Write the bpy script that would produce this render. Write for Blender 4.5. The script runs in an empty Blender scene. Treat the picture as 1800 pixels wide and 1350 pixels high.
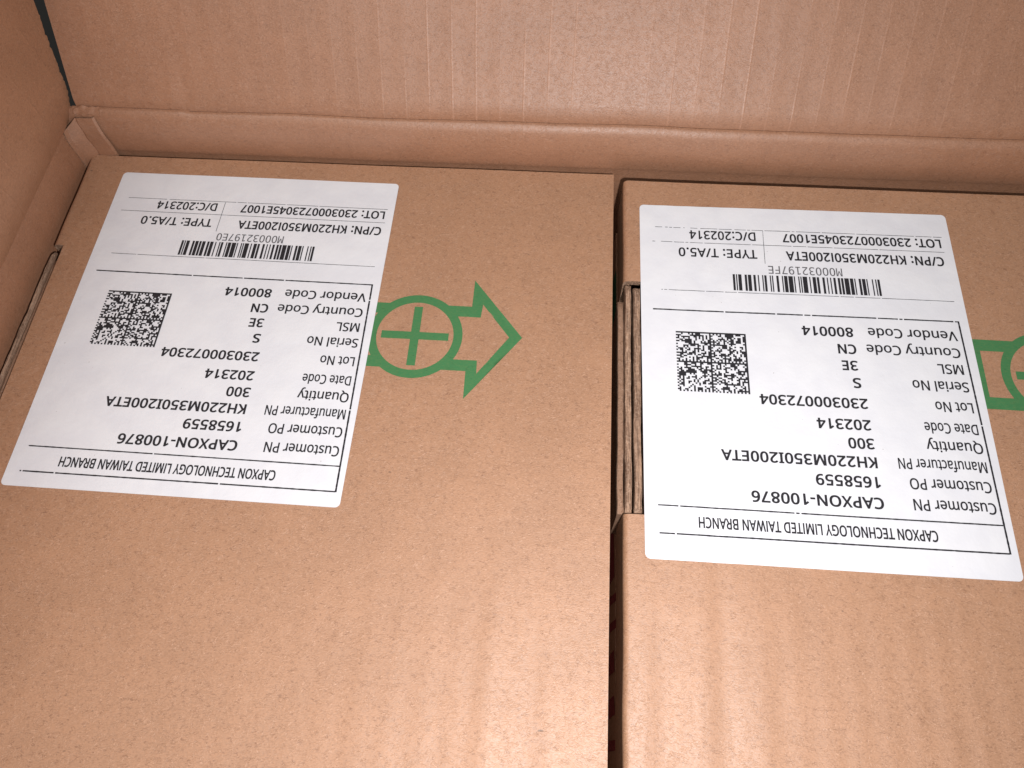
import bpy, bmesh, math, random, json
from mathutils import Vector, Matrix, noise as mnoise
from mathutils.geometry import tessellate_polygon, delaunay_2d_cdt

random.seed(7)
SC = bpy.context.scene
COL = SC.collection

# ------------------------------------------------------------------ camera
cam_data = bpy.data.cameras.new('camera')
cam_data.sensor_fit = 'HORIZONTAL'
cam_data.sensor_width = 36.0
cam_data.lens = 26.0
cam_data.clip_start = 0.01
cam_data.clip_end = 20.0
cam = bpy.data.objects.new('camera', cam_data)
COL.objects.link(cam)
RX, RY, RZ = (0.9974, 0.0691, -0.0217), (0.0523, -0.8946, -0.4438), (-0.0500, 0.4415, -0.8959)
cam.matrix_world = Matrix(((RX[0], -RY[0], -RZ[0], -0.0195),
                           (RX[1], -RY[1], -RZ[1], -0.1838),
                           (RX[2], -RY[2], -RZ[2], 0.2018),
                           (0, 0, 0, 1)))
SC.camera = cam

# ------------------------------------------------------------------ light
world = bpy.data.worlds.new('World')
SC.world = world
world.use_nodes = True
bg = world.node_tree.nodes['Background']
bg.inputs[0].default_value = (1.0, 0.93, 0.9, 1)
bg.inputs[1].default_value = 0.20

def lamp(name, kind, loc, energy, color, **kw):
    d = bpy.data.lights.new(name, kind)
    d.energy = energy
    d.color = color
    for k, v in kw.items():
        setattr(d, k, v)
    o = bpy.data.objects.new(name, d)
    o.location = loc
    COL.objects.link(o)
    return o

flash = lamp('phone_flash', 'SPOT', (0.014, -0.212, 0.186), 2.4, (1.0, 0.96, 0.955), shadow_soft_size=0.004,
             spot_size=math.radians(155), spot_blend=1.0)
flash.rotation_euler = (flash.location - Vector((-0.045, -0.110, 0))).to_track_quat('Z', 'Y').to_euler()
fill_light = lamp('added_fill_light', 'AREA', (-0.3, -0.5, 1.3), 6.0, (1.0, 0.93, 0.86), shape='DISK', size=0.5)  # unseen fill added for soft ambience and to brighten the gap between the boxes
fill_light.rotation_euler = (Vector((-0.3, -0.5, 1.3)) - Vector((0, -0.1, 0))).to_track_quat('Z', 'Y').to_euler()

SC.view_settings.view_transform = 'Standard'
SC.view_settings.look = 'None'
SC.view_settings.exposure = 0
SC.view_settings.gamma = 1
SC.view_settings.use_curve_mapping = False
SC.cycles.use_denoising = True

# ------------------------------------------------------------------ materials
def new_mat(name):
    m = bpy.data.materials.new(name)
    m.use_nodes = True
    nt = m.node_tree
    return m, nt, nt.nodes, nt.links, nt.nodes['Principled BSDF']

class NB:
    """small node builder"""
    def __init__(s, nt):
        s.nt, s.n, s.l = nt, nt.nodes, nt.links
        s.tc = s.n.new('ShaderNodeTexCoord')
        s.obj = s.tc.outputs['Object']
    def put(s, sock, v):
        if isinstance(v, bpy.types.NodeSocket):
            s.l.new(v, sock)
        else:
            sock.default_value = v
    def math(s, op, a, b=0.0, c=0.0, clamp=False):
        n = s.n.new('ShaderNodeMath'); n.operation = op; n.use_clamp = clamp
        s.put(n.inputs[0], a); s.put(n.inputs[1], b); s.put(n.inputs[2], c)
        return n.outputs[0]
    def mapping(s, rot=(0, 0, 0), scale=(1, 1, 1), loc=(0, 0, 0), vec=None):
        # rotate first, then scale: two mappings
        a = s.n.new('ShaderNodeMapping'); a.inputs['Rotation'].default_value = rot; a.inputs['Location'].default_value = loc
        s.l.new(vec or s.obj, a.inputs['Vector'])
        b = s.n.new('ShaderNodeMapping'); b.inputs['Scale'].default_value = scale
        s.l.new(a.outputs[0], b.inputs['Vector'])
        return b.outputs[0]
    def noise(s, vec, scale=1.0, detail=0.0, rough=0.5):
        n = s.n.new('ShaderNodeTexNoise')
        s.l.new(vec, n.inputs['Vector'])
        n.inputs['Scale'].default_value = scale
        n.inputs['Detail'].default_value = detail
        n.inputs['Roughness'].default_value = rough
        return n.outputs['Fac']
    def ramp(s, v, lo, hi, a=0.0, b=1.0):
        n = s.n.new('ShaderNodeMapRange'); n.interpolation_type = 'SMOOTHSTEP'
        s.put(n.inputs['Value'], v); n.inputs['From Min'].default_value = lo; n.inputs['From Max'].default_value = hi
        n.inputs['To Min'].default_value = a; n.inputs['To Max'].default_value = b
        return n.outputs[0]
    def mix(s, f, a, b):
        n = s.n.new('ShaderNodeMix'); n.data_type = 'RGBA'
        s.put(n.inputs[0], f)
        for i, v in ((6, a), (7, b)):
            if isinstance(v, tuple):
                v = (*v[:3], 1.0)
            s.put(n.inputs[i], v)
        return n.outputs[2]
    def fibre(s, rot, sx, sy, off, cover, w=0.026, plane='xy'):
        """short curly hair-like strokes: iso-lines of stretched noise cut to pieces by a second noise"""
        sc = (sx, sy, sx) if plane == 'xy' else ((sx, sx, sy) if plane == 'xz' else (sx, sx, sy))
        r = (0, 0, rot) if plane == 'xy' else ((0, rot, 0) if plane == 'xz' else (rot, 0, 0))
        v = s.mapping(rot=r, scale=sc, loc=(off, off * 1.7, off * .6))
        n1 = s.noise(v, 1.0, 1.0, 0.6)
        line = s.ramp(s.math('ABSOLUTE', s.math('SUBTRACT', n1, 0.5)), w, w * .2)
        v2 = s.mapping(scale=(620, 620, 620), loc=(off * 3, off, 0.3))
        cut = s.ramp(s.noise(v2, 1.0, 0.0), cover, cover + .07)
        return s.math('MULTIPLY', line, cut)

def kraft(name, base, plane='xy', ridge=None, pitch=0.0078, ridge_h=0.00005, fib=1.0, rough=0.5, spec=0.5, crest_highlights=False):
    m, nt, N, L, bsdf = new_mat(name)
    k = NB(nt)
    dark = tuple(c * f for c, f in zip(base, (0.45, 0.36, 0.30)))
    pale = tuple(min(1, c * f + .05) for c, f in zip(base, (1.35, 1.42, 1.5)))
    cloud = k.noise(k.mapping(scale=(70, 70, 70)), 1.0, 3.0, .55)
    fine = k.noise(k.mapping(scale=(1500, 2600, 2600) if plane == 'xy' else (1500, 1500, 2600)), 1.0, 2.0, .65)
    tone = k.math('ADD', k.ramp(cloud, .3, .7, .96, 1.04), k.ramp(fine, .25, .75, -.10, .10))
    c0 = k.mix(1.0, base, base)
    vm = N.new('ShaderNodeVectorMath'); vm.operation = 'SCALE'
    vm.inputs[0].default_value = base
    L.new(tone, vm.inputs['Scale'])
    col = vm.outputs[0]
    dk = None
    for i, (r, sx, sy, off, cov) in enumerate(((0.12, 380, 1700, 1.3, .58), (-.45, 420, 1600, 4.1, .60), (.7, 500, 1600, 7.7, .62), (-.1, 260, 1300, 9.9, .64))):
        f = k.fibre(r, sx, sy, off, cov, plane=plane)
        dk = f if dk is None else k.math('MAXIMUM', dk, f)
    lt = None
    for i, (r, sx, sy, off, cov) in enumerate(((-.2, 400, 1700, 12.3, .52), (.5, 450, 1600, 15.1, .53), (-.9, 450, 1600, 18.7, .55))):
        f = k.fibre(r, sx, sy, off, cov, plane=plane)
        lt = f if lt is None else k.math('MAXIMUM', lt, f)
    col = k.mix(k.math('MULTIPLY', lt, .48 * fib), col, pale)
    col = k.mix(k.math('MULTIPLY', dk, .55 * fib), col, dark)
    speck = k.ramp(k.noise(k.mapping(scale=(330, 620, 620)), 1.0, 1.0), .80, .86)
    col = k.mix(k.math('MULTIPLY', speck, .7), col, tuple(c * .25 for c in base))
    L.new(col, bsdf.inputs['Base Color'])
    rg = k.ramp(fine, .2, .8, rough - .06, rough + .10)
    L.new(rg, bsdf.inputs['Roughness'])
    bsdf.inputs['Specular IOR Level'].default_value = spec
    # relief: grain + fibres + flute ridges
    h = k.math('MULTIPLY', fine, .00007)
    h = k.math('ADD', h, k.math('MULTIPLY', lt, .00003))
    h = k.math('ADD', h, k.math('MULTIPLY', cloud, .00035))
    if ridge:
        sep = N.new('ShaderNodeSeparateXYZ'); L.new(k.obj, sep.inputs[0])  # flute direction
        ax = sep.outputs['XYZ'.index(ridge.upper())]
        warp = k.noise(k.mapping(scale=(12, 12, 12), loc=(3, 3, 3)), 1.0, 0.0)
        u = k.math('ADD', k.math('DIVIDE', ax, pitch), k.math('MULTIPLY', warp, .35))
        fr = k.math('ABSOLUTE', k.math('SUBTRACT', k.math('FRACT', u), .5))
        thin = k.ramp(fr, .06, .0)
        if ridge == 'x':   # flute lines and their painted highlights are strongest near the middle
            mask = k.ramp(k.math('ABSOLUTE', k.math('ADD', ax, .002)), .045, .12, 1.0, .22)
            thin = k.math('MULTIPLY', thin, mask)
        wide = k.math('COSINE', k.math('MULTIPLY', u, 2 * math.pi))
        brk = k.ramp(k.noise(k.mapping(scale=(90, 25, 25) if ridge == 'x' else (25, 90, 25), loc=(8, 1, 5)), 1.0, 2.0), .35, .65, .1, 1.0)
        h = k.math('ADD', h, k.math('MULTIPLY', k.math('MULTIPLY', thin, brk), ridge_h))
        # highlights along the flute crests, painted in as a paler base colour
        brk = k.math('MULTIPLY', brk, 1.0 if crest_highlights else 0.0)
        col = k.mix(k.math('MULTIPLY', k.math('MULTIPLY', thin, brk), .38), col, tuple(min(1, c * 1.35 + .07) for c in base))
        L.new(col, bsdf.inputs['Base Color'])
        h = k.math('ADD', h, k.math('MULTIPLY', wide, ridge_h * (-.55 if crest_highlights else -.25)))
    b = N.new('ShaderNodeBump'); b.inputs['Strength'].default_value = 1.0; b.inputs['Distance'].default_value = 1.0
    L.new(h, b.inputs['Height']); L.new(b.outputs[0], bsdf.inputs['Normal'])
    return m

KB = (0.392, 0.211, 0.119)
M = {}
M['lid'] = kraft('kraft_lid', KB, 'xy', None, spec=1.0, rough=.54)
M['flap'] = kraft('kraft_flap', (0.340, 0.171, 0.098), 'xz', 'x', .0080, .00006, fib=.7, spec=.9, rough=.50, crest_highlights=True)
M['flap_side'] = kraft('kraft_flap_side', (0.37, 0.19, 0.108), 'yz', 'y', .0080, .00005, fib=.6, spec=.35)
M['wall'] = kraft('kraft_wall', (0.340, 0.171, 0.098), 'xz', 'x', .0080, .00003, fib=.7, spec=1.0, rough=.50)
M['wall_side'] = kraft('kraft_wall_side', (0.340, 0.171, 0.098), 'yz', 'y', .0080, .00003, fib=.7, spec=.4)
M['panel'] = kraft('kraft_panel', (.46, .27, .17), 'yz', None, fib=.8, spec=.3)
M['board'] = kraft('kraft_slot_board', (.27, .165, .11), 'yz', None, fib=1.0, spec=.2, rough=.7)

def ink(name, col, fibre_show=.0, rough=.6, base_mix=None):
    m, nt, N, L, bsdf = new_mat(name)
    k = NB(nt)
    f = k.noise(k.mapping(scale=(900, 2200, 2200)), 1.0, 3.0, .6)
    c = k.mix(k.ramp(f, .35, .75, 0, fibre_show), col, base_mix or tuple(x * 1.6 + .03 for x in col))
    d = k.fibre(.1, 380, 1500, 21.3, .57)
    c = k.mix(k.math('MULTIPLY', d, fibre_show), c, tuple(x * .5 for x in col))
    L.new(c, bsdf.inputs['Base Color'])
    bsdf.inputs['Roughness'].default_value = rough
    bsdf.inputs['Specular IOR Level'].default_value = .3
    return m
M['green'] = ink('green_print', (0.052, 0.195, 0.075), .45, .55, (.11, .21, .08))
M['darkred'] = ink('dark_red_print', (0.26, 0.022, 0.045), .3)
M['darkgreen'] = ink('green_side_print', (0.03, 0.20, 0.11), .3)
M['black'] = ink('black_thermal_print', (0.018, 0.018, 0.022), .25, .5, (.06, .06, .07))
M['greyink'] = ink('faint_thermal_print', (0.10, 0.10, 0.11), .4, .5, (.3, .3, .31))

def paper():
    m, nt, N, L, bsdf = new_mat('white_label_paper')
    k = NB(nt)
    n = k.noise(k.mapping(scale=(120, 120, 120)), 1.0, 3.0)
    f = k.noise(k.mapping(scale=(1400, 1400, 1400)), 1.0, 2.0)
    c = k.mix(k.ramp(n, .3, .7), (0.70, 0.725, 0.78), (0.74, 0.765, 0.81))
    sp = k.ramp(k.noise(k.mapping(scale=(1100, 1100, 1100), loc=(2, 7, 1)), 1.0, 0.0), .885, .90)
    c = k.mix(k.math('MULTIPLY', sp, .5), c, (.25, .22, .2))
    L.new(c, bsdf.inputs['Base Color'])
    bsdf.inputs['Roughness'].default_value = .52
    bsdf.inputs['Specular IOR Level'].default_value = .35
    h = k.math('ADD', k.math('MULTIPLY', n, .00035), k.math('MULTIPLY', f, .000035))
    b = N.new('ShaderNodeBump'); b.inputs['Strength'].default_value = .8; b.inputs['Distance'].default_value = 1.0
    L.new(h, b.inputs['Height']); L.new(b.outputs[0], bsdf.inputs['Normal'])
    return m
M['paper'] = paper()

def cut_edge():
    m, nt, N, L, bsdf = new_mat('cut_cardboard_edge')
    k = NB(nt)
    s = k.noise(k.mapping(scale=(2600, 90, 2600)), 1.0, 3.0, .65)
    f = k.noise(k.mapping(scale=(900, 1400, 900)), 1.0, 3.0, .7)
    c = k.mix(k.ramp(s, .35, .68), (.17, .10, .065), (.47, .30, .20))
    c = k.mix(k.ramp(f, .45, .8, 0, .6), c, (.55, .40, .30))
    L.new(c, bsdf.inputs['Base Color'])
    bsdf.inputs['Roughness'].default_value = .85
    h = k.math('ADD', k.math('MULTIPLY', s, .0006), k.math('MULTIPLY', f, .0003))
    b = N.new('ShaderNodeBump'); b.inputs['Strength'].default_value = .9; b.inputs['Distance'].default_value = 1.0
    L.new(h, b.inputs['Height']); L.new(b.outputs[0], bsdf.inputs['Normal'])
    return m
M['edge'] = cut_edge()

def plain(name, col, rough=.7):
    m, nt, N, L, bsdf = new_mat(name)
    k = NB(nt)
    n = k.noise(k.mapping(scale=(9, 9, 9)), 1.0, 5.0, .6)
    L.new(k.mix(n, tuple(c * .75 for c in col), tuple(c * 1.25 for c in col)), bsdf.inputs['Base Color'])
    bsdf.inputs['Roughness'].default_value = rough
    return m
M['floor'] = plain('dark_floor', (.022, .024, .023))

# ------------------------------------------------------------------ object helpers
def empty(name, loc, rz=0.0, label=None, cat=None, group=None):
    o = bpy.data.objects.new(name, None)
    o.empty_display_size = .02
    o.location = loc
    o.rotation_euler = (0, 0, rz)
    COL.objects.link(o)
    if label: o['label'] = label
    if cat: o['category'] = cat
    if group: o['group'] = group
    return o

def obj(name, verts, faces, mats, parent=None, root=None, smooth=False, fmat=None, thick=0.0, edge_mat=None, label=None):
    """mesh from world-space verts; parent is its thing or part, root the thing's Empty"""
    me = bpy.data.meshes.new(name)
    root = root or parent
    W = Matrix.Identity(4)
    if root is not None:
        W = Matrix.LocRotScale(root.location, root.rotation_euler, None).inverted()
    me.from_pydata([W @ Vector(v) for v in verts], [], faces)
    if not isinstance(mats, (list, tuple)): mats = [mats]
    for m in mats: me.materials.append(m)
    if fmat:
        for p, i in zip(me.polygons, fmat): p.material_index = i
    if smooth:
        for p in me.polygons: p.use_smooth = True
    me.update()
    o = bpy.data.objects.new(name, me)
    COL.objects.link(o)
    if parent is not None: o.parent = parent
    if label: o['label'] = label
    if thick:
        md = o.modifiers.new('board thickness', 'SOLIDIFY')
        md.thickness = thick
        md.offset = -1.0
        md.use_even_offset = False
        if edge_mat is not None:
            me.materials.append(edge_mat)
            md.material_offset_rim = len(me.materials) - 1
        bpy.context.view_layer.update()
        baked = bpy.data.meshes.new_from_object(o.evaluated_get(bpy.context.evaluated_depsgraph_get()))
        o.modifiers.clear()
        old = o.data
        o.data = baked
        bpy.data.meshes.remove(old)
        baked.name = name
        if smooth: baked.set_sharp_from_angle(angle=math.radians(42))
    return o

def grid(P, us, vs, flip=False, skip=None):
    verts = [P(u, v) for v in vs for u in us]
    nu = len(us)
    faces = []
    for j in range(len(vs) - 1):
        for i in range(nu - 1):
            if skip and skip(.5 * (us[i] + us[i + 1]), .5 * (vs[j] + vs[j + 1])): continue
            f = (j * nu + i, j * nu + i + 1, (j + 1) * nu + i + 1, (j + 1) * nu + i)
            faces.append(f[::-1] if flip else f)
    return verts, faces

def lin(a, b, n):
    return [a + (b - a) * i / n for i in range(n + 1)]

def box_mesh(x0, x1, y0, y1, z0, z1):
    v = [(x, y, z) for z in (z0, z1) for y in (y0, y1) for x in (x0, x1)]
    f = [(0, 2, 3, 1), (4, 5, 7, 6), (0, 1, 5, 4), (2, 6, 7, 3), (0, 4, 6, 2), (1, 3, 7, 5)]
    return v, f

def nz(x, y=0.0, z=0.0):
    return mnoise.noise(Vector((x, y, z)))

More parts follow.
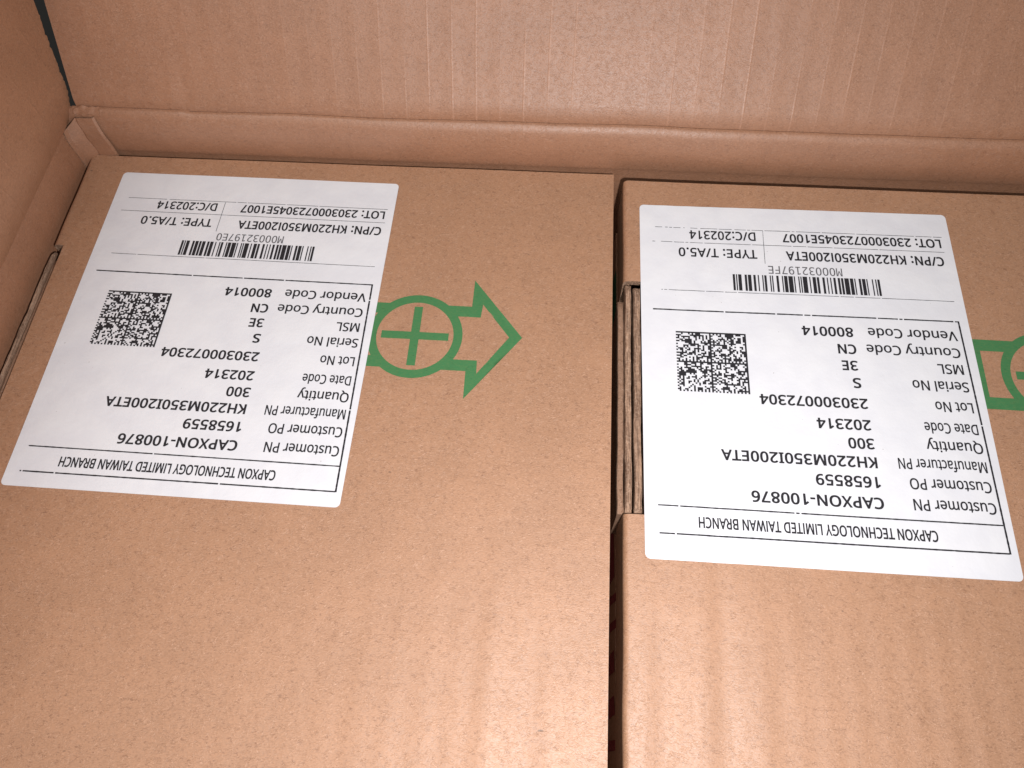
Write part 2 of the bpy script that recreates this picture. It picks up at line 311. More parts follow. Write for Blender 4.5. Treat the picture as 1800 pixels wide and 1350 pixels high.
# ------------------------------------------------------------------ lettering
FONT = json.loads(r'''{"sans":{"A":[512,[[437,0,368,177,141,177,73,0,0,0,224,575,289,575,512,0],[282,415,274,438,263,473,255,500,247,468,238,438,230,415,165,241,346,241]]],"C":[507,[[323,517,280,513,241,502,206,482,178,456,155,423,139,383,129,337,125,286,131,220,147,164,175,117,213,83,262,62,322,55,359,57,394,62,460,78,460,15,427,5,393,-2,356,-7,312,-8,232,1,166,28,115,72,78,131,56,203,49,287,53,349,67,406,89,456,120,499,159,534,206,559,261,575,324,581,367,578,409,572,448,561,482,547,453,486,394,508,360,515]]],"D":[585,[[536,292,528,203,501,131,457,74,399,33,325,8,237,0,78,0,78,573,254,573,335,565,404,540,460,501,502,446,528,377],[460,289,454,359,435,415,404,457,361,487,308,505,244,511,150,511,150,62,228,62,299,68,357,87,402,119,434,164,454,220]]],"E":[446,[[398,0,78,0,78,573,398,573,398,509,150,509,150,330,383,330,383,268,150,268,150,63,398,63]]],"G":[584,[[326,302,524,302,524,22,478,8,431,-1,380,-6,323,-8,241,1,173,28,120,71,81,130,57,202,49,286,58,370,84,442,127,500,186,544,259,571,346,581,392,578,437,572,478,561,516,547,489,484,457,497,421,508,382,515,342,517,278,510,225,489,181,455,150,409,131,353,124,286,130,222,146,166,175,119,216,84,270,62,340,55,404,59,452,68,452,238,326,238]]],"H":[594,[[516,0,443,0,443,267,150,267,150,0,78,0,78,573,150,573,150,330,443,330,443,573,516,573]]],"I":[272,[[239,0,32,0,32,42,99,57,99,515,32,531,32,573,239,573,239,531,172,515,172,57,239,42]]],"K":[496,[[496,0,411,0,209,273,150,222,150,0,78,0,78,573,150,573,150,290,199,345,249,399,403,573,488,573,261,323]]],"L":[420,[[78,0,78,573,150,573,150,64,400,64,400,0]]],"M":[727,[[330,0,142,502,139,502,142,461,144,407,144,347,144,0,78,0,78,573,184,573,361,103,364,103,544,573,650,573,650,0,578,0,578,352,579,408,581,460,584,501,581,501,390,0]]],"N":[609,[[532,0,447,0,141,476,138,476,141,432,143,378,144,320,144,0,78,0,78,573,161,573,467,99,470,99,468,137,466,193,464,249,464,573,532,573]]],"O":[626,[[577,287,573,224,561,166,540,116,510,73,473,38,428,13,375,-3,314,-8,251,-3,196,13,151,39,114,73,85,116,65,167,53,224,49,288,56,370,78,442,114,500,166,545,232,572,314,581,393,572,459,545,510,501,547,442,570,370],[125,287,130,220,145,163,171,117,207,83,255,62,314,55,373,62,420,83,456,117,481,163,496,220,501,287,490,384,456,457,421,491,373,511,314,518,255,511,207,490,171,457,145,411,130,354]]],"P":[485,[[229,573,326,562,393,528,421,495,439,454,444,404,441,370,433,336,417,306,395,278,364,255,324,238,275,227,216,223,150,223,150,0,78,0,78,573],[223,511,150,511,150,285,208,285,258,288,298,296,330,311,352,334,365,363,370,401,361,449,334,484,289,504]]],"Q":[626,[[577,287,573,221,559,160,535,108,503,64,461,30,411,6,548,-136,444,-136,334,-7,324,-8,314,-8,251,-3,196,13,151,39,114,73,85,116,65,167,53,224,49,288,56,370,78,442,114,500,166,545,232,572,314,581,393,572,459,545,510,501,547,442,570,370],[125,287,130,220,145,163,171,117,207,83,255,62,314,55,373,62,420,83,456,117,481,163,496,220,501,287,490,384,456,457,421,491,373,511,314,518,255,511,207,490,171,457,145,411,130,354]]],"R":[499,[[236,573,301,568,353,555,393,532,422,500,439,460,444,410,440,368,427,334,408,306,385,285,358,269,330,257,487,0,403,0,264,237,150,237,150,0,78,0,78,573],[232,510,150,510,150,298,236,298,296,304,338,325,362,359,370,407,366,440,355,467,336,486,310,500,275,507]]],"S":[440,[[403,153,396,106,378,66,348,35,307,11,257,-3,198,-8,137,-5,83,4,41,19,41,88,73,76,113,65,156,57,201,55,240,57,273,66,298,79,316,98,327,120,330,147,327,173,318,194,302,213,277,230,242,247,196,265,131,294,106,311,85,330,69,351,57,375,50,403,48,435,54,477,71,513,99,542,136,563,180,576,231,581,276,578,318,572,355,562,389,549,366,487,302,508,266,515,229,517,196,515,169,507,148,494,133,478,124,457,121,434,124,407,133,386,149,367,172,351,204,335,246,318,293,299,332,279,362,255,385,228,398,194]]],"T":[446,[[259,0,187,0,187,509,8,509,8,573,437,573,437,509,259,509]]],"V":[481,[[481,573,277,0,204,0,0,573,75,573,204,205,220,160,231,119,241,80,250,119,262,161,277,207,405,573]]],"W":[746,[[735,573,583,0,510,0,399,375,389,410,380,443,373,471,370,488,367,471,361,443,352,409,342,373,234,0,161,0,10,573,85,573,174,223,183,186,190,151,196,118,201,87,206,119,213,154,222,191,232,227,333,573,407,573,512,225,523,187,532,151,538,117,544,87,550,129,560,175,572,224,660,573]]],"X":[470,[[467,0,385,0,233,249,79,0,3,0,193,298,15,573,95,573,236,348,377,573,453,573,276,300]]],"Y":[454,[[227,291,376,573,454,573,263,222,263,0,191,0,191,219,0,573,79,573]]],"B":[521,[[241,573,336,565,404,541,434,515,453,478,459,431,456,399,446,371,431,347,409,328,382,313,350,304,350,300,384,292,415,279,441,261,461,236,474,203,478,163,472,115,454,74,425,42,385,19,337,5,279,0,78,0,78,573],[256,329,318,335,357,352,377,382,384,423,376,463,351,490,308,506,245,511,150,511,150,329],[150,269,150,61,265,61,330,68,371,91,394,125,401,168,398,197,388,221,370,241,344,256,307,266,260,269]]],"a":[450,[[231,437,299,428,347,403,376,358,385,293,385,0,334,0,320,61,317,61,298,40,279,22,258,9,234,-1,206,-6,172,-8,136,-5,103,6,75,23,55,48,41,80,37,119,50,176,87,219,152,245,243,257,316,259,316,285,310,330,293,359,265,375,227,380,194,378,163,370,106,347,84,400,115,414,151,426,190,434],[252,208,184,200,141,182,118,155,110,119,115,87,132,66,157,53,188,49,238,56,279,79,306,117,315,172,315,210]]],"b":[493,[[139,461,138,410,135,373,139,373,161,398,189,419,226,432,272,437,322,431,365,412,401,381,428,338,444,283,449,215,444,147,427,91,400,48,365,17,322,-2,272,-8,226,-3,189,10,161,31,139,55,133,55,119,0,68,0,68,609,139,609],[260,379,219,374,188,361,165,339,150,308,142,268,139,217,139,214,145,144,165,93,202,61,261,51,312,61,348,93,369,145,376,216,369,287,348,338,311,368]]],"c":[385,[[241,-8,187,-2,139,15,99,45,69,87,50,143,44,213,51,284,71,342,102,385,142,415,191,432,245,438,278,436,309,431,336,424,358,415,337,356,292,370,244,376,204,371,172,358,148,335,131,303,120,263,117,213,120,166,131,126,148,94,172,71,202,58,240,53,273,55,302,60,351,78,351,15,328,5,304,-2,275,-7]]],"d":[493,[[221,-8,171,-2,128,17,92,48,65,91,49,146,44,214,49,282,66,338,93,381,128,413,171,432,221,438,253,436,280,429,303,420,323,407,340,391,354,374,359,374,356,405,354,438,354,609,425,609,425,0,368,0,358,58,354,58,340,40,323,24,303,11,279,1,252,-6],[232,51,290,60,328,88,348,135,355,200,355,213,349,284,329,336,291,369,231,379,181,368,146,334,124,281,117,213,124,144,146,93,181,61]]],"e":[452,[[234,438,286,432,329,414,364,385,390,346,406,299,411,244,411,201,117,201,127,137,154,90,197,62,254,52,293,54,327,60,392,82,392,20,359,8,327,-1,292,-6,251,-8,194,-2,143,17,101,48,70,91,51,146,44,212,50,277,68,333,96,378,134,411,181,431],[233,380,188,372,154,348,130,309,119,257,338,257,335,292,326,322,312,346,292,364,266,376]]],"f":[276,[[266,375,158,375,158,0,87,0,87,375,12,375,12,408,87,432,87,457,92,507,104,547,124,577,152,597,186,609,227,613,274,609,310,599,292,544,262,552,228,556,197,550,175,532,162,502,158,458,158,430,266,430]]],"i":[207,[[139,430,139,0,68,0,68,430],[104,591,119,588,133,580,142,566,145,546,142,526,133,512,119,504,104,501,88,504,75,512,66,526,63,546,66,566,75,580,88,588]]],"l":[207,[[139,0,68,0,68,609,139,609]]],"m":[750,[[540,438,603,429,649,401,676,352,685,280,685,0,615,0,615,277,610,321,594,353,567,372,528,379,474,369,438,342,418,298,411,237,411,0,342,0,342,277,339,308,332,333,320,353,303,367,281,376,253,379,215,374,185,360,164,338,150,308,141,269,139,223,139,0,68,0,68,430,125,430,136,371,140,371,155,392,173,409,194,422,217,431,241,436,266,438,312,433,349,420,378,398,398,366,402,366,427,398,461,420,499,433]]],"n":[496,[[275,438,343,429,391,401,421,352,431,280,431,0,361,0,361,275,355,321,338,353,308,372,265,379,204,368,166,338,146,289,139,223,139,0,68,0,68,430,125,430,136,371,140,371,156,392,175,409,198,422,222,431,248,436]]],"o":[485,[[442,216,438,165,428,121,411,82,388,51,359,25,324,7,285,-4,241,-8,200,-4,163,7,129,25,100,51,77,82,59,121,48,165,44,216,50,282,68,336,97,380,137,412,186,431,244,438,299,431,347,412,387,380,417,336,436,282],[117,216,120,169,130,128,147,95,172,71,203,56,243,51,282,56,314,71,339,95,356,128,366,169,369,216,365,263,355,303,338,335,314,359,282,374,242,379,185,368,147,335,124,284]]],"r":[331,[[269,438,295,437,319,433,310,368,287,372,264,374,240,371,217,363,195,351,176,334,161,313,149,289,141,261,139,229,139,0,68,0,68,430,126,430,134,351,137,351,152,374,170,395,191,413,214,426,240,435]]],"s":[384,[[348,119,343,80,327,49,302,24,268,6,226,-4,176,-8,135,-6,99,-1,68,8,42,19,42,83,104,60,141,52,178,49,224,53,256,66,274,86,280,112,278,128,271,141,259,154,239,167,174,196,103,228,76,245,57,266,45,292,41,324,52,372,85,408,137,430,202,438,240,436,275,430,308,421,339,409,315,353,258,372,228,378,197,380,159,377,131,366,114,350,108,328,111,312,119,298,133,286,154,274,219,246,289,215,314,197,333,176,344,150]]],"t":[289,[[212,50,245,53,272,59,272,5,240,-4,200,-8,167,-5,138,4,112,20,91,44,78,79,74,125,74,375,13,375,13,409,75,437,103,528,144,528,144,430,269,430,269,375,144,375,144,127,149,93,163,69,185,54]]],"u":[496,[[427,430,427,0,370,0,359,57,356,57,340,36,321,20,298,8,273,-1,247,-6,220,-8,173,-4,134,8,103,29,81,59,68,99,63,148,63,430,135,430,135,153,141,108,158,76,188,57,230,51,273,55,306,69,330,91,345,121,354,160,357,206,357,430]]],"y":[409,[[1,430,76,430,169,185,184,144,196,105,205,68,209,68,224,121,245,186,333,430,409,430,224,-59,207,-97,188,-130,165,-156,138,-176,106,-188,67,-192,34,-190,9,-186,9,-130,30,-133,56,-135,79,-132,99,-126,116,-114,130,-99,142,-80,152,-59,174,-2]]],"0":[459,[[419,287,417,221,409,163,395,112,376,70,349,37,316,12,276,-3,229,-8,170,1,122,27,86,70,60,129,44,201,39,287,44,373,58,446,83,504,119,547,167,573,229,581,287,573,335,547,372,504,399,446,414,373],[110,287,113,215,121,156,137,111,159,78,190,59,229,52,268,59,298,78,320,110,336,156,345,215,348,287,345,359,336,417,320,463,298,495,268,515,229,521,190,515,159,495,137,463,121,417,113,359]]],"1":[459,[[285,0,216,0,216,400,216,439,217,470,219,499,196,477,169,455,108,405,71,452,226,573,285,573]]],"2":[459,[[417,0,38,0,38,59,188,210,261,287,287,320,306,353,318,387,322,424,315,466,294,496,261,514,221,520,181,517,147,506,115,489,83,466,45,513,94,548,122,561,153,572,186,578,221,581,270,576,313,562,347,540,372,510,388,472,394,428,389,385,375,344,353,305,324,267,247,185,128,67,128,64,417,64]]],"3":[459,[[395,439,392,403,381,372,363,347,340,326,310,311,277,302,277,298,337,283,379,255,405,214,413,163,407,116,390,74,360,40,318,14,263,-3,193,-8,150,-6,110,-1,72,8,36,23,36,89,74,73,114,61,155,54,194,51,260,59,305,81,331,117,339,164,335,197,320,223,297,242,265,255,226,263,179,265,123,265,123,326,180,326,223,329,259,339,286,356,307,377,319,404,323,434,316,471,295,498,262,516,219,521,190,520,164,515,117,498,75,473,39,521,73,544,115,563,163,576,218,581,296,571,352,540,384,495]]],"4":[459,[[443,130,359,130,359,0,291,0,291,130,17,130,17,190,286,576,359,576,359,193,443,193],[291,374,291,412,293,444,294,474,295,500,292,500,276,468,257,438,86,193,291,193]]],"5":[459,[[221,351,275,346,322,331,361,307,389,274,407,232,413,183,407,128,387,81,356,43,314,15,261,-2,199,-8,156,-6,116,0,80,10,51,23,51,90,82,74,121,62,161,55,200,52,239,55,274,65,302,82,323,106,336,137,341,176,332,225,306,262,262,284,197,292,146,288,99,280,64,302,86,573,373,573,373,508,146,508,132,342,169,348]]],"6":[459,[[44,245,46,294,51,342,60,389,75,433,95,474,121,510,155,539,196,562,246,576,306,581,344,579,377,573,377,513,344,520,308,523,257,518,216,504,183,483,158,454,139,419,127,380,119,337,115,291,119,291,133,309,150,326,170,339,194,350,223,356,255,358,302,353,342,338,375,313,400,279,416,236,421,184,415,129,399,82,372,44,336,15,291,-2,239,-8,199,-4,163,7,130,26,101,54,77,89,59,133,48,185],[238,51,284,59,320,84,343,125,351,184,344,233,324,271,289,295,241,303,205,299,175,287,150,270,131,248,119,223,115,198,117,172,123,146,133,121,146,99,164,79,185,64,210,55]]],"7":[459,[[109,0,344,508,35,508,35,573,419,573,419,518,187,0]]],"8":[459,[[229,581,276,577,318,565,352,546,378,519,395,485,400,443,396,411,385,383,368,359,346,338,320,319,291,303,325,285,355,265,381,242,401,216,414,185,419,148,413,104,395,65,367,34,330,11,284,-3,231,-8,174,-3,126,10,89,33,61,63,45,101,39,146,43,183,56,214,75,241,99,264,128,283,158,299,131,316,107,336,87,358,71,383,61,411,58,444,63,485,80,518,107,545,141,565,182,577],[108,145,116,107,138,76,176,55,229,48,281,55,319,76,342,108,350,148,346,174,335,197,317,217,293,235,264,251,229,265,217,270,184,254,157,237,136,219,121,197,111,173],[228,524,188,518,155,502,134,476,127,441,130,414,141,391,157,373,179,357,232,330,282,357,302,373,317,392,327,414,330,441,323,476,302,502,270,518]]],"9":[459,[[417,328,415,279,410,231,401,183,387,139,366,99,340,63,306,33,265,11,214,-3,154,-8,117,-6,82,0,82,60,115,53,152,50,204,54,245,68,278,90,303,118,322,153,334,192,342,235,346,281,341,281,327,263,310,247,290,233,266,223,237,216,204,214,158,219,118,235,85,260,61,294,45,336,40,387,46,443,63,491,90,529,127,557,171,575,223,581,262,577,299,565,332,545,361,518,384,483,402,439,413,388],[223,521,178,513,142,488,118,447,110,388,117,339,137,301,171,277,220,269,256,273,286,285,311,303,330,325,342,349,346,374,344,400,338,426,328,451,315,474,298,493,277,508,252,518]]],"-":[258,[[32,184,32,246,226,246,226,184]]],":":[215,[[58,43,61,69,72,85,88,94,107,97,126,94,142,85,153,69,157,43,153,18,142,2,126,-8,107,-11,88,-8,72,2,61,18],[58,387,61,412,72,429,88,438,107,441,126,438,142,429,153,412,157,387,153,362,142,345,126,335,107,332,88,335,72,345,61,362]]],"/":[298,[[290,573,77,0,8,0,221,573]]],".":[215,[[58,43,61,69,72,85,88,94,107,97,126,94,142,85,153,69,157,43,153,18,142,2,126,-8,107,-11,88,-8,72,2,61,18]]]},"mono":{"M":[429,[[30,520,124,520,214,255,304,520,399,520,399,0,334,0,334,459,241,185,188,185,95,459,95,0,30,0]]],"1":[429,[[94,59,203,59,203,456,86,430,86,494,203,520,273,520,273,59,381,59,381,0,94,0]]],"2":[429,[[130,59,369,59,369,0,53,0,53,59,167,180,234,255,263,293,281,323,290,350,293,377,287,416,268,445,237,464,197,470,165,467,131,459,95,444,57,424,57,495,93,510,128,521,162,527,196,529,265,519,319,489,354,442,365,382,361,349,350,315,329,280,299,242,243,179]]],"3":[429,[[270,278,315,259,349,230,369,191,376,143,364,79,327,31,270,0,194,-10,158,-8,121,-3,84,5,48,16,48,86,83,70,118,58,152,51,186,49,237,56,275,75,298,107,306,150,298,191,275,222,239,242,191,249,138,249,138,307,191,307,234,312,267,328,287,353,294,387,288,423,269,449,238,465,197,470,165,468,133,463,63,442,63,507,138,524,197,529,265,520,318,491,352,447,364,390,358,351,340,319,310,294]]],"7":[429,[[48,520,376,520,376,490,190,0,116,0,297,461,48,461]]],"9":[429,[[208,231,248,239,278,263,297,301,304,352,297,403,278,442,248,466,208,474,167,467,137,443,119,405,114,352,119,299,137,261,166,238],[82,11,82,76,105,64,129,56,154,51,180,49,239,62,282,99,307,162,316,248,296,217,270,194,238,180,202,175,135,187,85,222,55,278,44,353,55,428,87,483,138,518,206,529,261,522,305,500,339,464,362,412,376,344,381,259,375,179,358,112,330,59,291,21,242,-2,183,-10,132,-5]]],"O":[429,[[315,259,309,358,292,423,261,460,214,472,169,460,138,423,120,358,114,259,120,161,138,96,169,59,214,47,261,59,292,96,309,161],[389,259,384,177,369,109,346,57,312,20,268,-3,214,-10,161,-3,117,19,84,56,60,109,45,176,41,259,46,342,60,410,84,462,117,500,161,522,214,529,268,522,312,500,346,462,369,410,384,342]]],"E":[429,[[69,520,377,520,377,461,139,461,139,307,367,307,367,248,139,248,139,59,384,59,384,0,69,0]]],"F":[429,[[81,520,387,520,387,461,152,461,152,307,365,307,365,248,152,248,152,0,81,0]]]}}''')

def area(l):
    return .5 * sum(l[i][0] * l[(i + 1) % len(l)][1] - l[(i + 1) % len(l)][0] * l[i][1] for i in range(len(l)))

def embolden(loops, b):
    if not b: return loops
    big = max(loops, key=lambda l: abs(area(l)))
    s = 1.0 if area(big) > 0 else -1.0
    out = []
    for l in loops:
        n = len(l); q = []
        for i in range(n):
            p0, p1, p2 = l[i - 1], l[i], l[(i + 1) % n]
            d1 = Vector((p1[0] - p0[0], p1[1] - p0[1])); d2 = Vector((p2[0] - p1[0], p2[1] - p1[1]))
            if d1.length < 1e-6 or d2.length < 1e-6:
                q.append(p1); continue
            d1.normalize(); d2.normalize()
            n1 = Vector((d1.y, -d1.x)) * s; n2 = Vector((d2.y, -d2.x)) * s
            mt = n1 + n2
            if mt.length < .2: mt = n1.copy()
            mt.normalize()
            k = min(1.35, 1.0 / max(.2, mt.dot(n1)))
            q.append((p1[0] + mt.x * b * k, p1[1] + mt.y * b * k * .8))
        out.append(q)
    return out

def fill(loops, evenodd=False, step=0):
    """non-zero winding fill of closed loops"""
    vs, es = [], []
    for l in loops:
        b = len(vs); n = len(l)
        vs += [Vector(p) for p in l]
        es += [(b + i, b + (i + 1) % n) for i in range(n)]
    if step:
        xs = [p.x for p in vs]; ys = [p.y for p in vs]
        nx, ny = int((max(xs) - min(xs)) / step), int((max(ys) - min(ys)) / step)
        vs += [Vector((min(xs) + step * (i + .5) + .1 * math.sin(j), min(ys) + step * (j + .5) + .1 * math.sin(3 * i))) for i in range(nx) for j in range(ny)]
    V, _, Fs, _, _, _ = delaunay_2d_cdt(vs, es, [], 0, 1e-4)
    keep = []
    for f in Fs:
        c = sum((V[i] for i in f), Vector((0, 0))) / len(f)
        w = 0
        for l in loops:
            for i in range(len(l)):
                (ax, ay), (bx, by) = l[i], l[(i + 1) % len(l)]
                if (ay <= c.y) != (by <= c.y):
                    xx = ax + (c.y - ay) / (by - ay) * (bx - ax)
                    if xx > c.x: w += 1 if by > ay else -1
        if (w % 2 if evenodd else w): keep.append(tuple(f))
    return [Vector((p.x, p.y, 0)) for p in V], keep

def glyph_loops(ch, style):
    font = FONT['mono'] if style == 'mono' else FONT['sans']
    if style == 'mono' and ch == '0': ch = 'O'
    if ch == ' ': return 215, []
    adv, raw = font[ch]
    loops = [[(l[i], l[i + 1]) for i in range(0, len(l), 2)] for l in raw]
    if style in ('arial', 'title') and ch == 'I':
        adv = 240
        loops = [[(85, 0), (155, 0), (155, 573), (85, 573)]]
    return adv, loops

def text_tris(s, u0, u1, vtop, vbase, style='regular', bold=0):
    """triangles of a line of text in label millimetres (u right, v down)"""
    pen = 0; parts = []
    trk = {'arial': 22, 'value': 26, 'mono': 0}.get(style, 0)
    for ch in s:
        adv, loops = glyph_loops(ch, style)
        if loops:
            loops = embolden(loops, bold)
            flat, tr = fill(loops)
            parts.append((pen, flat, tr))
        pen += adv + trk
    xs = [p[0] + v.x for p in parts for v in p[1]]
    x0, x1 = min(xs), max(xs)
    cap = 520.0 if style == 'mono' else 573.0
    sx = (u1 - u0) / (x1 - x0); sy = (vbase - vtop) / cap
    verts, faces = [], []
    for off, fl, tr in parts:
        b = len(verts)
        verts += [(u0 + (off + v.x - x0) * sx, vbase - v.y * sy) for v in fl]
        faces += [tuple(b + i for i in t) for t in tr]
    return verts, faces

def strip(p, q, w, seed=0, gaps=0.0, n=200):
    """a printed rule with slightly uneven width and worn gaps"""
    verts, faces = [], []
    dx, dy = q[0] - p[0], q[1] - p[1]
    L = math.hypot(dx, dy); nx, ny = -dy / L, dx / L
    prev = None
    for i in range(n + 1):
        t = i / n
        ww = w * .5 * (1 + .30 * nz(i * .4, seed * 3.1))
        x, y = p[0] + dx * t, p[1] + dy * t
        verts += [(x + nx * ww, y + ny * ww), (x - nx * ww, y - ny * ww)]
        if i and not (nz(i * .61, seed * 7.7 + 2) > .60 - gaps * 1.3 * t * t):
            faces.append((2 * i - 2, 2 * i - 1, 2 * i + 1, 2 * i))
    return verts, faces

C128 = {0: '212222', 3: '121223', 14: '122231', 16: '123122', 21: '213212', 23: '312131', 37: '132113', 38: '132311', 45: '113123', 97: '411113', 99: '113141', 100: '114131', 104: '211214'}

def barcode_mesh(codes, u0, u1, v0, v1):
    pat = ''.join(C128[c] for c in codes) + '2331112'
    tot = sum(map(int, pat)); m = (u1 - u0) / tot
    verts, faces, x = [], [], u0
    for i, c in enumerate(pat):
        w = int(c) * m
        if i % 2 == 0:
            b = len(verts); g = m * .04
            verts += [(x - g, v0), (x + w + g, v0), (x + w + g, v1), (x - g, v1)]
            faces.append((b, b + 1, b + 2, b + 3))
        x += w
    return verts, faces

def matrix_mesh(u0, u1, v0, v1, seed):
    """square matrix mark: 2 x 2 blocks with solid and dotted borders, filled with a random pattern"""
    rnd = random.Random(seed); n = 40
    on = [[rnd.random() < .47 for _ in range(n)] for _ in range(n)]
    for by in (0, 20):
        for bx in (0, 20):
            for i in range(20):
                on[by + i][bx] = True              # solid left
                on[by + 19][bx + i] = True         # solid bottom
                on[by][bx + i] = i % 2 == 0        # dotted top
                on[by + i][bx + 19] = i % 2 == 1   # dotted right
    verts, faces = [], []
    cu, cv = (u1 - u0) / n, (v1 - v0) / n
    for j in range(n):
        i = 0
        while i < n:
            if on[j][i]:
                k = i
                while k < n and on[j][k]: k += 1
                b = len(verts)
                verts += [(u0 + i * cu, v0 + j * cv), (u0 + k * cu, v0 + j * cv), (u0 + k * cu, v0 + (j + 1) * cv), (u0 + i * cu, v0 + (j + 1) * cv)]
                faces.append((b, b + 1, b + 2, b + 3)); i = k
            else:
                i += 1
    return verts, faces

# one row per line of writing: text, u start, u end, v of cap tops, v of baseline, style, boldness
def label_rows(serial):
    R = [('CAPXON TECHNOLOGY LIMITED TAIWAN BRANCH', 20.5, 85.2, 9.3, 12.2, 'title', 24)]
    names = [('Customer PN', 3.4, 25.7), ('Customer PO', 3.5, 25.8), ('Manufacturer PN', 3.6, 28.1), ('Quantity', 3.6, 19.4), ('Date Code', 3.9, 19.0),
             ('Lot No', 4.0, 14.8), ('Serial No', 4.0, 20.3), ('MSL', 4.5, 12.0), ('Country Code', 4.4, 32.2), ('Vendor Code', 4.2, 31.0)]
    vals = [('CAPXON-100876', 33.8, 70.2), ('1658559', 33.8, 51.8), ('KH220M350I200ETA', 34.0, 77.9), ('300', 34.0, 41.4), ('202314', 34.2, 49.7),
            ('230300072304', 34.2, 65.6), ('S', 35.3, 37.7), ('3E', 35.5, 40.2), ('CN', 35.3, 40.8), ('800014', 35.5, 51.0)]
    base = [20.6, 26.6, 32.4, 38.0, 43.7, 50.4, 57.0, 62.7, 68.2, 74.0]
    for (s, a, b), v in zip(names, base):
        R.append((s, a, b, v - 2.85, v + .25, 'regular', 15))
    for (s, a, b), v in zip(vals, base):
        R.append((s, a, b, v - 3.05, v, 'value', 27))
    R += [(serial, 36.2, 59.4, 92.6, 95.5, 'mono', 4),
          ('C/PN: KH220M350I200ETA', 3.5, 53.3, 98.0, 101.2, 'arial', 26), ('TYPE: T/A5.0', 62.5, 87.6, 98.1, 101.3, 'arial', 22),
          ('LOT: 2303000723045E1007', 3.3, 53.8, 104.9, 108.0, 'arial', 26), ('D/C:202314', 62.5, 83.9, 105.0, 108.2, 'arial', 22)]
    return R

def shipping_label(root, corners, zf, serial, codes, dv, du, seed, gaps, text_label):
    TL, TR, BR, BL = [Vector(c) for c in corners]            # as seen in the photograph, label upside down
    def W(u, v, h):
        s, t = 1 - u / 100.0, 1 - v / 118.0
        p = (TL * (1 - s) + TR * s) * (1 - t) + (BL * (1 - s) + BR * s) * t
        return (p.x, p.y, zf(p.x, p.y) + h)
    r = 1.5
    vs = [r - r * math.cos(a * math.pi / 16) for a in range(8)] + lin(r, 118 - r, 40) + [118 - r + r * math.sin(a * math.pi / 16) for a in range(1, 9)]
    ss = lin(0, 1, 70)
    def P(s, v):
        d = max(0.0, r - v, v - (118 - r))
        ins = r - math.sqrt(max(0, r * r - d * d))
        u = ins + s * (100 - 2 * ins)
        return W(u, v, .00022 + .00004 * nz(u * .05, v * .05, seed))
    v, f = grid(P, ss, vs, flip=True)
    lab = obj('shipping_label', v, f, M['paper'], root, smooth=True, thick=.00012, label=text_label)
    # make sure paper faces up
    H = .00031
    rv, rf, gv, gf = [], [], [], []
    def put(name, vf, mat, h=H, n2=0):
        vv, ff = vf
        o = obj(name, [W(a + du, b + dv, h) for a, b in vv], ff, mat, lab, root)
        return o
    for s, a, b, v0, v1, st, bo in label_rows(serial):
        put('printed_text', text_tris(s, a, b, v0, v1, st, bo), M['greyink'] if st == 'mono' else M['black'])
    put('barcode', barcode_mesh(codes, 24.9, 70.8, 85.9, 91.9), M['black'])
    put('matrix_code', matrix_mesh(68.2, 89.5, 50.2, 70.4, 5), M['black'])
    rules = [((2.3, 7.15), (96, 7.2), .42, .12), ((2.5, 14.8), (96.2, 15.05), .38, .12), ((3.1, 77.8), (96.3, 77.95), .42, .05),
             ((2.9, 85.0), (93.5, 85.2), .16, gaps), ((2.7, 103.2), (96, 103.5), .15, gaps), ((2.6, 109.0), (95, 109.2), .15, gaps),
             ((60.2, 96.3), (60.0, 108.9), .14, gaps)]
    for i, (p, q, w, g) in enumerate(rules):
        put('ruled_line', strip(p, q, w, seed + i, g), M['black'])
    put('ruled_line', strip((2.15, 7.0), (3.0, 78.0), .5, seed + 20, 0), M['black'], H + .00002)
    return lab

# ------------------------------------------------------------------ floor the carton stands on
FZ = -0.135
v, f = grid(lambda u, w: (u, w, FZ - .012), lin(-3, 3, 6), lin(-3, 3, 6))
fl = obj('floor', v, f, M['floor']); fl['kind'] = 'structure'

# ------------------------------------------------------------------ the outer carton
X0, X1 = -0.1928, 0.2030       # inner faces
YB, YF = 0.0013, -0.285
carton = empty('shipping_carton', (0.005, -0.14, FZ - .008), 0,
               'large brown corrugated carton with open flaps, holding both labelled boxes', 'carton')

def spl(pts, n=6):
    """Catmull-Rom through 2D points"""
    out = []
    for i in range(len(pts) - 1):
        p0 = pts[max(i - 1, 0)]; p1 = pts[i]; p2 = pts[i + 1]; p3 = pts[min(i + 2, len(pts) - 1)]
        for k in range(n):
            t = k / n
            out.append(tuple(.5 * ((2 * p1[a]) + (-p0[a] + p2[a]) * t + (2 * p0[a] - 5 * p1[a] + 4 * p2[a] - p3[a]) * t * t + (-p0[a] + 3 * p1[a] - 3 * p2[a] + p3[a]) * t ** 3) for a in (0, 1)))
    out.append(pts[-1])
    return out

# profile of a wall below its crease: (out, z); out = distance outward from the inner wall face
WALLP = spl([(.0014, FZ), (.0014, -.03), (.0012, -.004), (.0008, .001), (.0005, .0055), (.0006, .009), (.0012, .0125), (.0021, .0152), (.0034, .0167), (.0046, .0170)], 5)
FLAPP0 = [(.0046, .0171), (.0048, .0183), (.0054, .0200), (.0067, .0222)]
def flap_profile(lean, length):
    d = (math.sin(lean), math.cos(lean))
    base = FLAPP0[-1]
    pts = FLAPP0[:-1] + [(base[0] + d[0] * s, base[1] + d[1] * s) for s in (0, .003, .008, .02, .05, .09, length)]
    return spl(pts, 5)

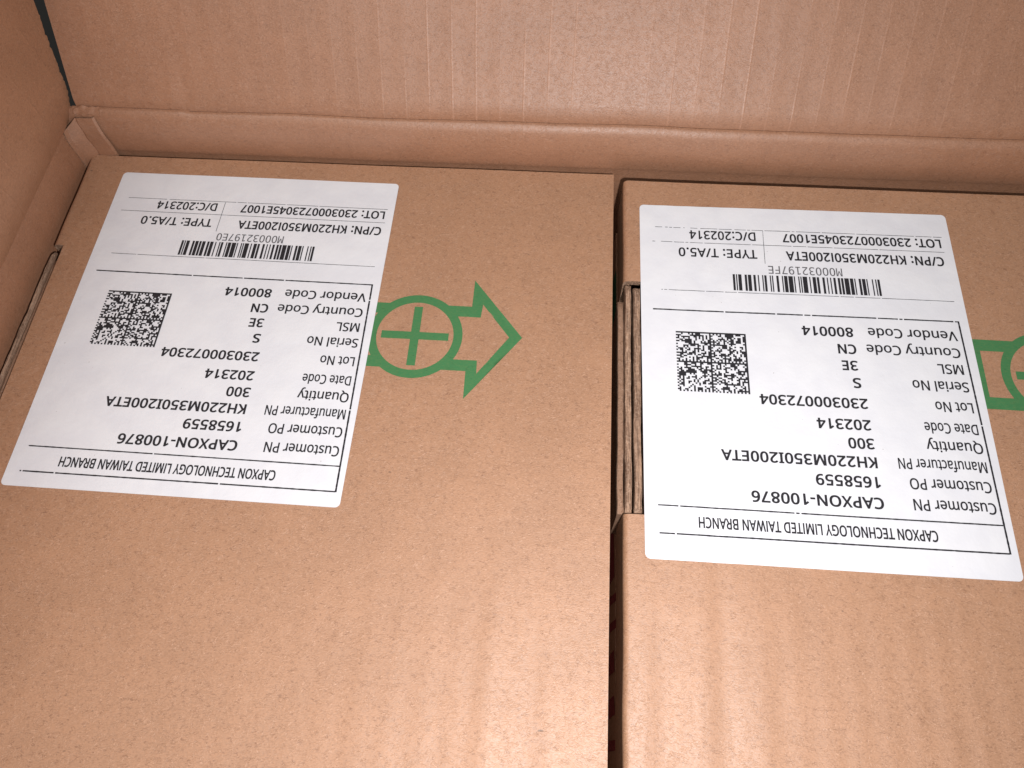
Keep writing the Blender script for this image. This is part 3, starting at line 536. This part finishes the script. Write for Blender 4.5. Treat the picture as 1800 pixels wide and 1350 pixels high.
# back wall
us = lin(X0 - .006, X1 + .004, 160)
pv = list(range(len(WALLP)))
def Pback(u, j):
    o, z = WALLP[int(j)]
    k = max(0, min(1, (z + .01) / .02))
    zz = z + (k * (.00075 * nz(u * 14, 1.7) + .0002 * nz(u * 60, 4.1)) + (.0006 * k if u < -.15 else 0))
    return (u, YB + o + k * .0005 * nz(u * 30, z * 40, 3), zz)
v, f = grid(Pback, us, pv)
obj('wall', v, f, M['wall'], carton, smooth=True, thick=.006, edge_mat=M['edge'], label='inside back wall with a rounded roll under its crease')
# back flap
NF = len(flap_profile(.7, .14))
def Pflap(u, j):
    t = max(0, min(1, (u + .19) / .16))
    lean = math.radians(31 + 10 * t * t * (3 - 2 * t))
    pr = flap_profile(lean, .15)
    o, z = pr[int(j)]
    k = max(0, 1 - (z - .0171) / .02)
    zz = z + k * (.00075 * nz(u * 14, 1.7) + .0002 * nz(u * 60, 4.1) + (.0006 if u < -.15 else 0))
    s = max(0, z - .02)
    return (u, YB + o + k * .0005 * nz(u * 30, .017 * 40, 3) + .012 * s * nz(u * 9, z * 12, 8) * 4, zz)
v, f = grid(Pflap, lin(X0 + .0042, X1 + .02, 200), list(range(NF)))
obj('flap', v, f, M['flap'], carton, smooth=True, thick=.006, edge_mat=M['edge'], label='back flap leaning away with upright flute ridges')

# left wall and flap
ys = lin(YF, YB - .0035, 90)
def Pleft(u, j):
    o, z = WALLP[int(j)]
    k = max(0, min(1, (z + .01) / .02))
    zz = z - k * (.0030 + .010 * (u + .03) * (1 if u > -.1 else 0)) + k * .0005 * nz(u * 25, 9.7)
    return (X0 - o * .35 + k * .0004 * nz(u * 30, z * 40, 5), u, zz)
v, f = grid(Pleft, ys, pv)
obj('wall', v, f, M['wall_side'], carton, smooth=True, thick=.006, edge_mat=M['edge'], label='inside left wall')
def Pleftflap(u, s):
    # s = height above crease, u = -1..0 along y; its far edge is raggedly torn
    jag = .0007 * nz(s * 420, 3.3) + .0007 * nz(s * 1100, 7.1)
    yend = YB + .0032 + .45 * s + jag
    y = YF + (yend - YF) * u
    z0 = .0170 - .0030 - .010 * max(-.07, min(.012, y + .03)) + .0005 * nz(y * 25, 9.7)
    k = min(1, s / .014)
    near = max(0, min(1, (y + .03) / .03)) if s < .02 else 1
    x = X0 + .0006 + .0030 * k * (2 - k) - .0008 * k * k
    x += .0009 * nz(y * 12, s * 12, 2) * min(1, s / .02)
    return (x, y, z0 + s)
v, f = grid(Pleftflap, lin(0, 1, 60), lin(0, .03, 60) + lin(.032, .14, 60), flip=False)
obj('flap', v, f, M['flap_side'], carton, smooth=True, thick=.006, edge_mat=M['edge'], label='left flap standing up with a ragged far edge')

# folded glue tab in the far left corner
def Pcorner(u, z):
    pts = [(X0 + .0001, YB - .0050), (X0 + .0006, YB - .0034), (X0 + .0048, YB - .0009), (X0 + .0054, YB - .0012), (X0 + .0110, YB - .0010), (X0 + .0116, YB - .0003)]
    x, y = pts[int(u)]
    s = max(0, z - .006) / .010
    return (x + (.0004 if u in (2, 3) else 0) * nz(z * 200) - .0010 * s * (1 if u > 1 else .3), y + .0018 * s * s + .0002 * nz(z * 130, u), z - (.0028 * s if u < 2 else 0))
zsn = lin(FZ, -.01, 4) + lin(-.009, .0158, 24)
v, f = grid(Pcorner, list(range(6)), zsn)
obj('corner_tab', v, f, M['wall'], carton, thick=.0006, edge_mat=M['edge'])
# crumpled paper skin where the two creases meet
def Pcrumple(u, w):
    x = X0 + .0030 + .0095 * u
    return (x, YB + .0019 + .0025 * w - .0006 * math.sin(w * 3.1) + .0004 * nz(u * 4, w * 5), .0156 + .0022 * w + .0006 * nz(u * 4, w * 3, 3) * (1.3 - u))
v, f = grid(Pcrumple, lin(0, 1, 24), lin(0, 1, 10))
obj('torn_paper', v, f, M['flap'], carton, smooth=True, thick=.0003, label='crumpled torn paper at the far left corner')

# right and front walls with folded-out flaps (outside the frame)
v, f = grid(lambda u, j: (X1 + WALLP[int(j)][0], u, WALLP[int(j)][1]), ys, pv, flip=True)
obj('wall', v, f, M['wall_side'], carton, smooth=True, thick=.006, edge_mat=M['edge'])
v, f = grid(lambda u, j: (u, YF - WALLP[int(j)][0], WALLP[int(j)][1]), lin(X0, X1, 40), pv, flip=True)
obj('wall', v, f, M['wall'], carton, smooth=True, thick=.006, edge_mat=M['edge'])
pr = flap_profile(math.radians(65), .14)
v, f = grid(lambda u, j: (X1 + pr[int(j)][0], u, pr[int(j)][1]), ys, list(range(len(pr))), flip=True)
obj('flap', v, f, M['flap_side'], carton, smooth=True, thick=.006, edge_mat=M['edge'])
pr2 = flap_profile(math.radians(110), .14)
v, f = grid(lambda u, j: (u, YF - pr2[int(j)][0], pr2[int(j)][1]), lin(X0, X1, 40), list(range(len(pr2))), flip=True)
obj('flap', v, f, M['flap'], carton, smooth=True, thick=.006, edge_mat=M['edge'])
v, f = box_mesh(X0 + .0002, X1 - .0002, YF + .0002, YB - .0002, FZ - .008, FZ)
obj('bottom', v, f, M['wall'], carton)

# ------------------------------------------------------------------ the two inner boxes
def arrow_mesh(cx, cy, with_tail):
    """outline arrow with a ringed cross, in metres relative to its ring centre"""
    verts, faces = [], []
    def add_loops(loops):
        flat, tr = fill(loops, True, 1.5)
        b = len(verts)
        verts.extend([(cx + p.x / 1000, cy + p.y / 1000) for p in flat])
        faces.extend([tuple(b + i for i in t) for t in tr])
    Ro, Ri = 15.1, 12.25
    def arc(r, a0, a1, n):
        return [(r * math.cos(math.radians(a0 + (a1 - a0) * i / n)), r * math.sin(math.radians(a0 + (a1 - a0) * i / n))) for i in range(n + 1)]
    ho, hi = 11.7, 7.8
    ao = math.degrees(math.asin(ho / Ro)); ai = math.degrees(math.asin(hi / Ro))
    xl, xli = -23.6, -20.1
    outer = [(17.2, -ho), (17.4, -21.2), (33.9, 1.1), (17.2, 21.8), (17.1, ho)] + arc(Ro, ao, 180 - ao, 16) + [(xl, ho), (xl, -ho)] + arc(Ro, 180 + ao, 360 - ao, 16)
    holeR = [(20.2, hi), (20.6, 12.7), (29.8, 1.0), (20.6, -12.4), (20.4, -hi)] + arc(Ro, -ai, ai, 10)
    holeL = [(xli, -hi), (xli, hi)] + arc(Ro, 180 - ai, 180 + ai, 10)
    ring = arc(Ri, 0, 357, 51)
    add_loops([outer, holeR, holeL, ring])
    c, L = 1.35, 10.7
    add_loops([[(-L, -c), (-c, -c), (-c, -L), (c, -L), (c, -c), (L, -c), (L, c), (c, c), (c, L), (-c, L), (-c, c), (-L, c)]])
    return verts, faces

def inner_box(loc_x, loc_y, rz, zf, width, depth, notch, seed, text, dents):
    """loc = back left corner of the lid in world metres; zf = lid height; notch = (x_in, y_far, y_near) from the corner"""
    root = empty('cardboard_box', (loc_x + width / 2, loc_y - depth / 2, FZ), rz, text, 'box', 'labelled boxes packed side by side in the carton')
    c, s = math.cos(rz), math.sin(rz)
    # rotation is about the back left corner
    mid = Vector((width / 2, -depth / 2))
    root.location = (loc_x + c * mid.x - s * mid.y, loc_y + s * mid.x + c * mid.y, FZ)
    def Wp(x, y):
        return (loc_x + c * x - s * y, loc_y + s * x + c * y)
    R = .0018
    xin, yf, yn = notch
    def lidz(wx, wy):
        a3 = 0.0
        a = .00004 * (.5 + nz(wx * 25, wy * 8, seed) + max(0, -wy - .12) * 14) * max(.1, min(1, (wx + .11) / .07))
        for x0, wd, hgt, yy in dents:
            a2 = hgt * math.exp(-((wx - x0 - .004 * (wy + .15)) / wd) ** 2) * max(0, min(1, (yy - wy) / .05)) ** 1.5
            a3 += a2 * 1.3
        return a3 + zf(wx, wy) + a * math.cos(2 * math.pi * (wx / .0078 + .25 * nz(wx * 20, wy * 10, seed + 4))) + .0004 * nz(wx * 16, wy * 14, seed + 2)
    # stations across: arc length parameter, negative = down the folded left side
    side = [-.020 + R * 0, -.014, -.008, -.005]
    arcp = lin(-R * math.pi / 2, 0, 8)
    flat = sorted(set([round(x, 6) for x in lin(0, width - R, 220)] + [round(xin - R, 6)]))
    us = sorted(set(side + arcp + flat))
    vs = sorted(set([round(-q, 6) for q in lin(0, depth, 130)] + [-yf, -yn]))
    def P(u, y):
        if u >= 0:
            x = u + R; wx, wy = Wp(x, y)
            return (wx, wy, lidz(wx, wy))
        a = min(-u / R, math.pi / 2)
        x = R - R * math.sin(a); dz = R - R * math.cos(a)
        extra = max(0.0, -u - R * math.pi / 2)
        wx, wy = Wp(x + .00025 * nz(y * 50, seed), y)
        e = Wp(R, y)
        return (wx, wy, lidz(*e) - dz - extra)
    def skip(u, y):
        return (-yn < y < -yf) and (-.0125 < u < xin - R)
    us = sorted(set(us + [-.0125]))
    v, f = grid(P, us, vs, skip=skip)
    lid = obj('lid', v, f, M['lid'], root, smooth=True, thick=.0022, edge_mat=M['edge'])
    # body panels below the lid
    zt = -.0195 if True else 0
    def panel(x0, x1, y0, y1, z1, name='side_panel', lab=None):
        vv, ff = box_mesh(x0, x1, y0, y1, FZ, z1)
        vv = [(*Wp(a, b), z) for a, b, z in vv]
        return obj(name, vv, ff, M['panel'], root, label=lab)
    p_left = panel(.0004, .0034, -depth, 0, min(zf(*Wp(0, 0)), zf(*Wp(0, -depth))) - .0193)
    panel(width - .0036, width - .0006, -depth, 0, -.0105)
    panel(.0036, width - .0042, -.0034, -.0004, -.0105)
    panel(.0036, width - .0042, -depth + .0004, -depth + .0034, -.0125)
    return root, lid, Wp, lidz

def layer(root, Wp, zf, x0, x1, y0, y1, ztop, seed, top_mat, drop=.014, lean=0.0, ragged=.0006):
    """one folded board standing in the hand slot, its top edge rough"""
    ys_ = lin(y0, y1, 60)
    prof = [(x0 + lean, -drop), (x0 + lean * .3, -.0035), (x0, -.0008), (x0 + .0002, -.0001), (x0 * .7 + x1 * .3, .0), (x0 * .3 + x1 * .7, -.0001), (x1 - .0002, -.0003), (x1, -.0010), (x1, -drop)]
    def P(u, j):
        x, dz = prof[int(j)]
        endf = min(1, min(u - y0, y1 - u) / .0035)
        k = 1 if 1 < j < 7 else 0
        z = zf(*Wp(x, u)) + ztop + dz + k * ragged * (.6 * nz(u * 90, seed + j) + .6 * nz(u * 350, seed * 2 + j * 3)) - k * .0012 * (1 - endf) ** 2
        return (*Wp(x + .00035 * nz(u * 70, seed * 3) + .00012 * nz(u * 400, seed + j), u), z)
    v, f = grid(P, ys_, list(range(len(prof))), flip=True)
    n = len(f); per = len(ys_) - 1
    fm = [1 if 1 <= (i // per) <= 6 else 0 for i in range(n)]
    # end caps
    N = len(ys_); m = len(prof)
    f.append(tuple(j * N for j in range(m))); fm.append(1)
    f.append(tuple(j * N + N - 1 for j in reversed(range(m)))); fm.append(1)
    return obj('slot_layer', v, f, [M['board'], top_mat], root, fmat=fm)

# box 1 (left)
z1 = lambda x, y: 0.0
B1, lid1, W1, lz1 = inner_box(-0.1912, 0.0, 0.0, z1, 0.1906, 0.270, (.0040, .0405, .118), 1,
    'kraft box with a whole green arrow showing, against the left wall of the carton',
    ((-.031, .0035, .00028, -.11), (-.021, .004, -.00022, -.12), (-.060, .006, .0002, -.14)))
# box 2 (right), its lid sagging towards the near side
PC, PN = Vector((0.0597, -0.0740, -0.0010)), Vector((0.0087, -0.0379, 0.9992))
z2 = lambda x, y: PC.z - (PN.x * (x - PC.x) + PN.y * (y - PC.y)) / PN.z
B2, lid2, W2, lz2 = inner_box(0.0026, -0.0043, math.radians(.35), z2, 0.1906, 0.268, (.0060, .0408, .1178), 5,
    'kraft box with layered board edges in a slot directly left of its white label',
    ((.008, .0045, .00025, -.12), (.030, .0035, -.00028, -.10), (.038, .004, .00020, -.12), (.016, .004, -.0002, -.12)))

# boards seen in the slots
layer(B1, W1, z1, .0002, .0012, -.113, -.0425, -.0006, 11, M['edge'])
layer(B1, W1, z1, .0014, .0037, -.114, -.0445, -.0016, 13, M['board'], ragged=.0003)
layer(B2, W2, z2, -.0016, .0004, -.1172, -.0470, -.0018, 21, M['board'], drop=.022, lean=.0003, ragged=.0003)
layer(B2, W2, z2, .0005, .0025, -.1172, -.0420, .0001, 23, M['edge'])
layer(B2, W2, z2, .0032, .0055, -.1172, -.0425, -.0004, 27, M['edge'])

# green arrows printed on the lids
def decal(name, vf, lz, mat, root, lid, dz, n=0):
    vv, ff = vf
    V = [(x, y, lz(x, y) + dz) for x, y in vv]
    return obj(name, V, ff, mat, lid, root, smooth=True)
decal('printed_arrow', arrow_mesh(-.0626, -.0691, True), lz1, M['green'], B1, lid1, .00005)
decal('printed_arrow', arrow_mesh(.1325, -.0718, True), lz2, M['green'], B2, lid2, .00006)

# print on the hidden left side of the right box, seen down the gap
def side_print(quads, mat):
    V, F = [], []
    for q in quads:
        b = len(V)
        for y, z in q:
            lx = .0003
            px, py = W2(lx, 0)
            # along the panel
            ang = math.radians(.35)
            yy = (y / 1000 - py) / math.cos(ang)
            X, Y = W2(lx, yy)
            V.append((X, Y, z / 1000))
        F.append((b, b + 1, b + 2, b + 3))
    return obj('side_print', V, F, mat, B2, B2)
side_print([[(-179.6, -62), (-179.6, -25.5), (-182.2, -25.5), (-182.8, -62)], [(-168.5, -56), (-167.9, -31), (-173, -27), (-174, -56)],
            [(-156, -56), (-155.3, -31), (-161.5, -29), (-161.5, -56)], [(-145.4, -54), (-147.3, -25.5), (-149.8, -25.5), (-148.2, -54)],
            [(-136.6, -56), (-139.6, -25.5), (-142, -25.5), (-139.6, -55)], [(-116, -58), (-117, -33), (-133.9, -30), (-133.6, -52)],
            [(-118, -25.2), (-118, -24.6), (-180, -24.6), (-180, -25.2)]], M['darkred'])
side_print([[(-14, -55), (-22.8, -25), (-44.5, -25), (-49.7, -56)]], M['darkgreen'])

# labels
mm = lambda *p: [(a / 1000, b / 1000, 0) for a, b in p]
shipping_label(B1, mm((-176.02, -7.66), (-75.94, -8.2), (-76.75, -126.25), (-176.75, -125.54)), lz1, 'M00032197E0',
               [104, 45, 99, 0, 3, 21, 97, 100, 37, 16, 23], -2.6, -.3, 3, .10, 'white label ending its serial number in E0')
shipping_label(B2, mm((8.06, -14.49), (110.19, -13.19), (111.14, -133.95), (9.38, -134.38)), lz2, 'M00032197FE',
               [104, 45, 99, 0, 3, 21, 97, 100, 38, 37, 14], 0, 0, 40, .33, 'white label ending its serial number in FE')
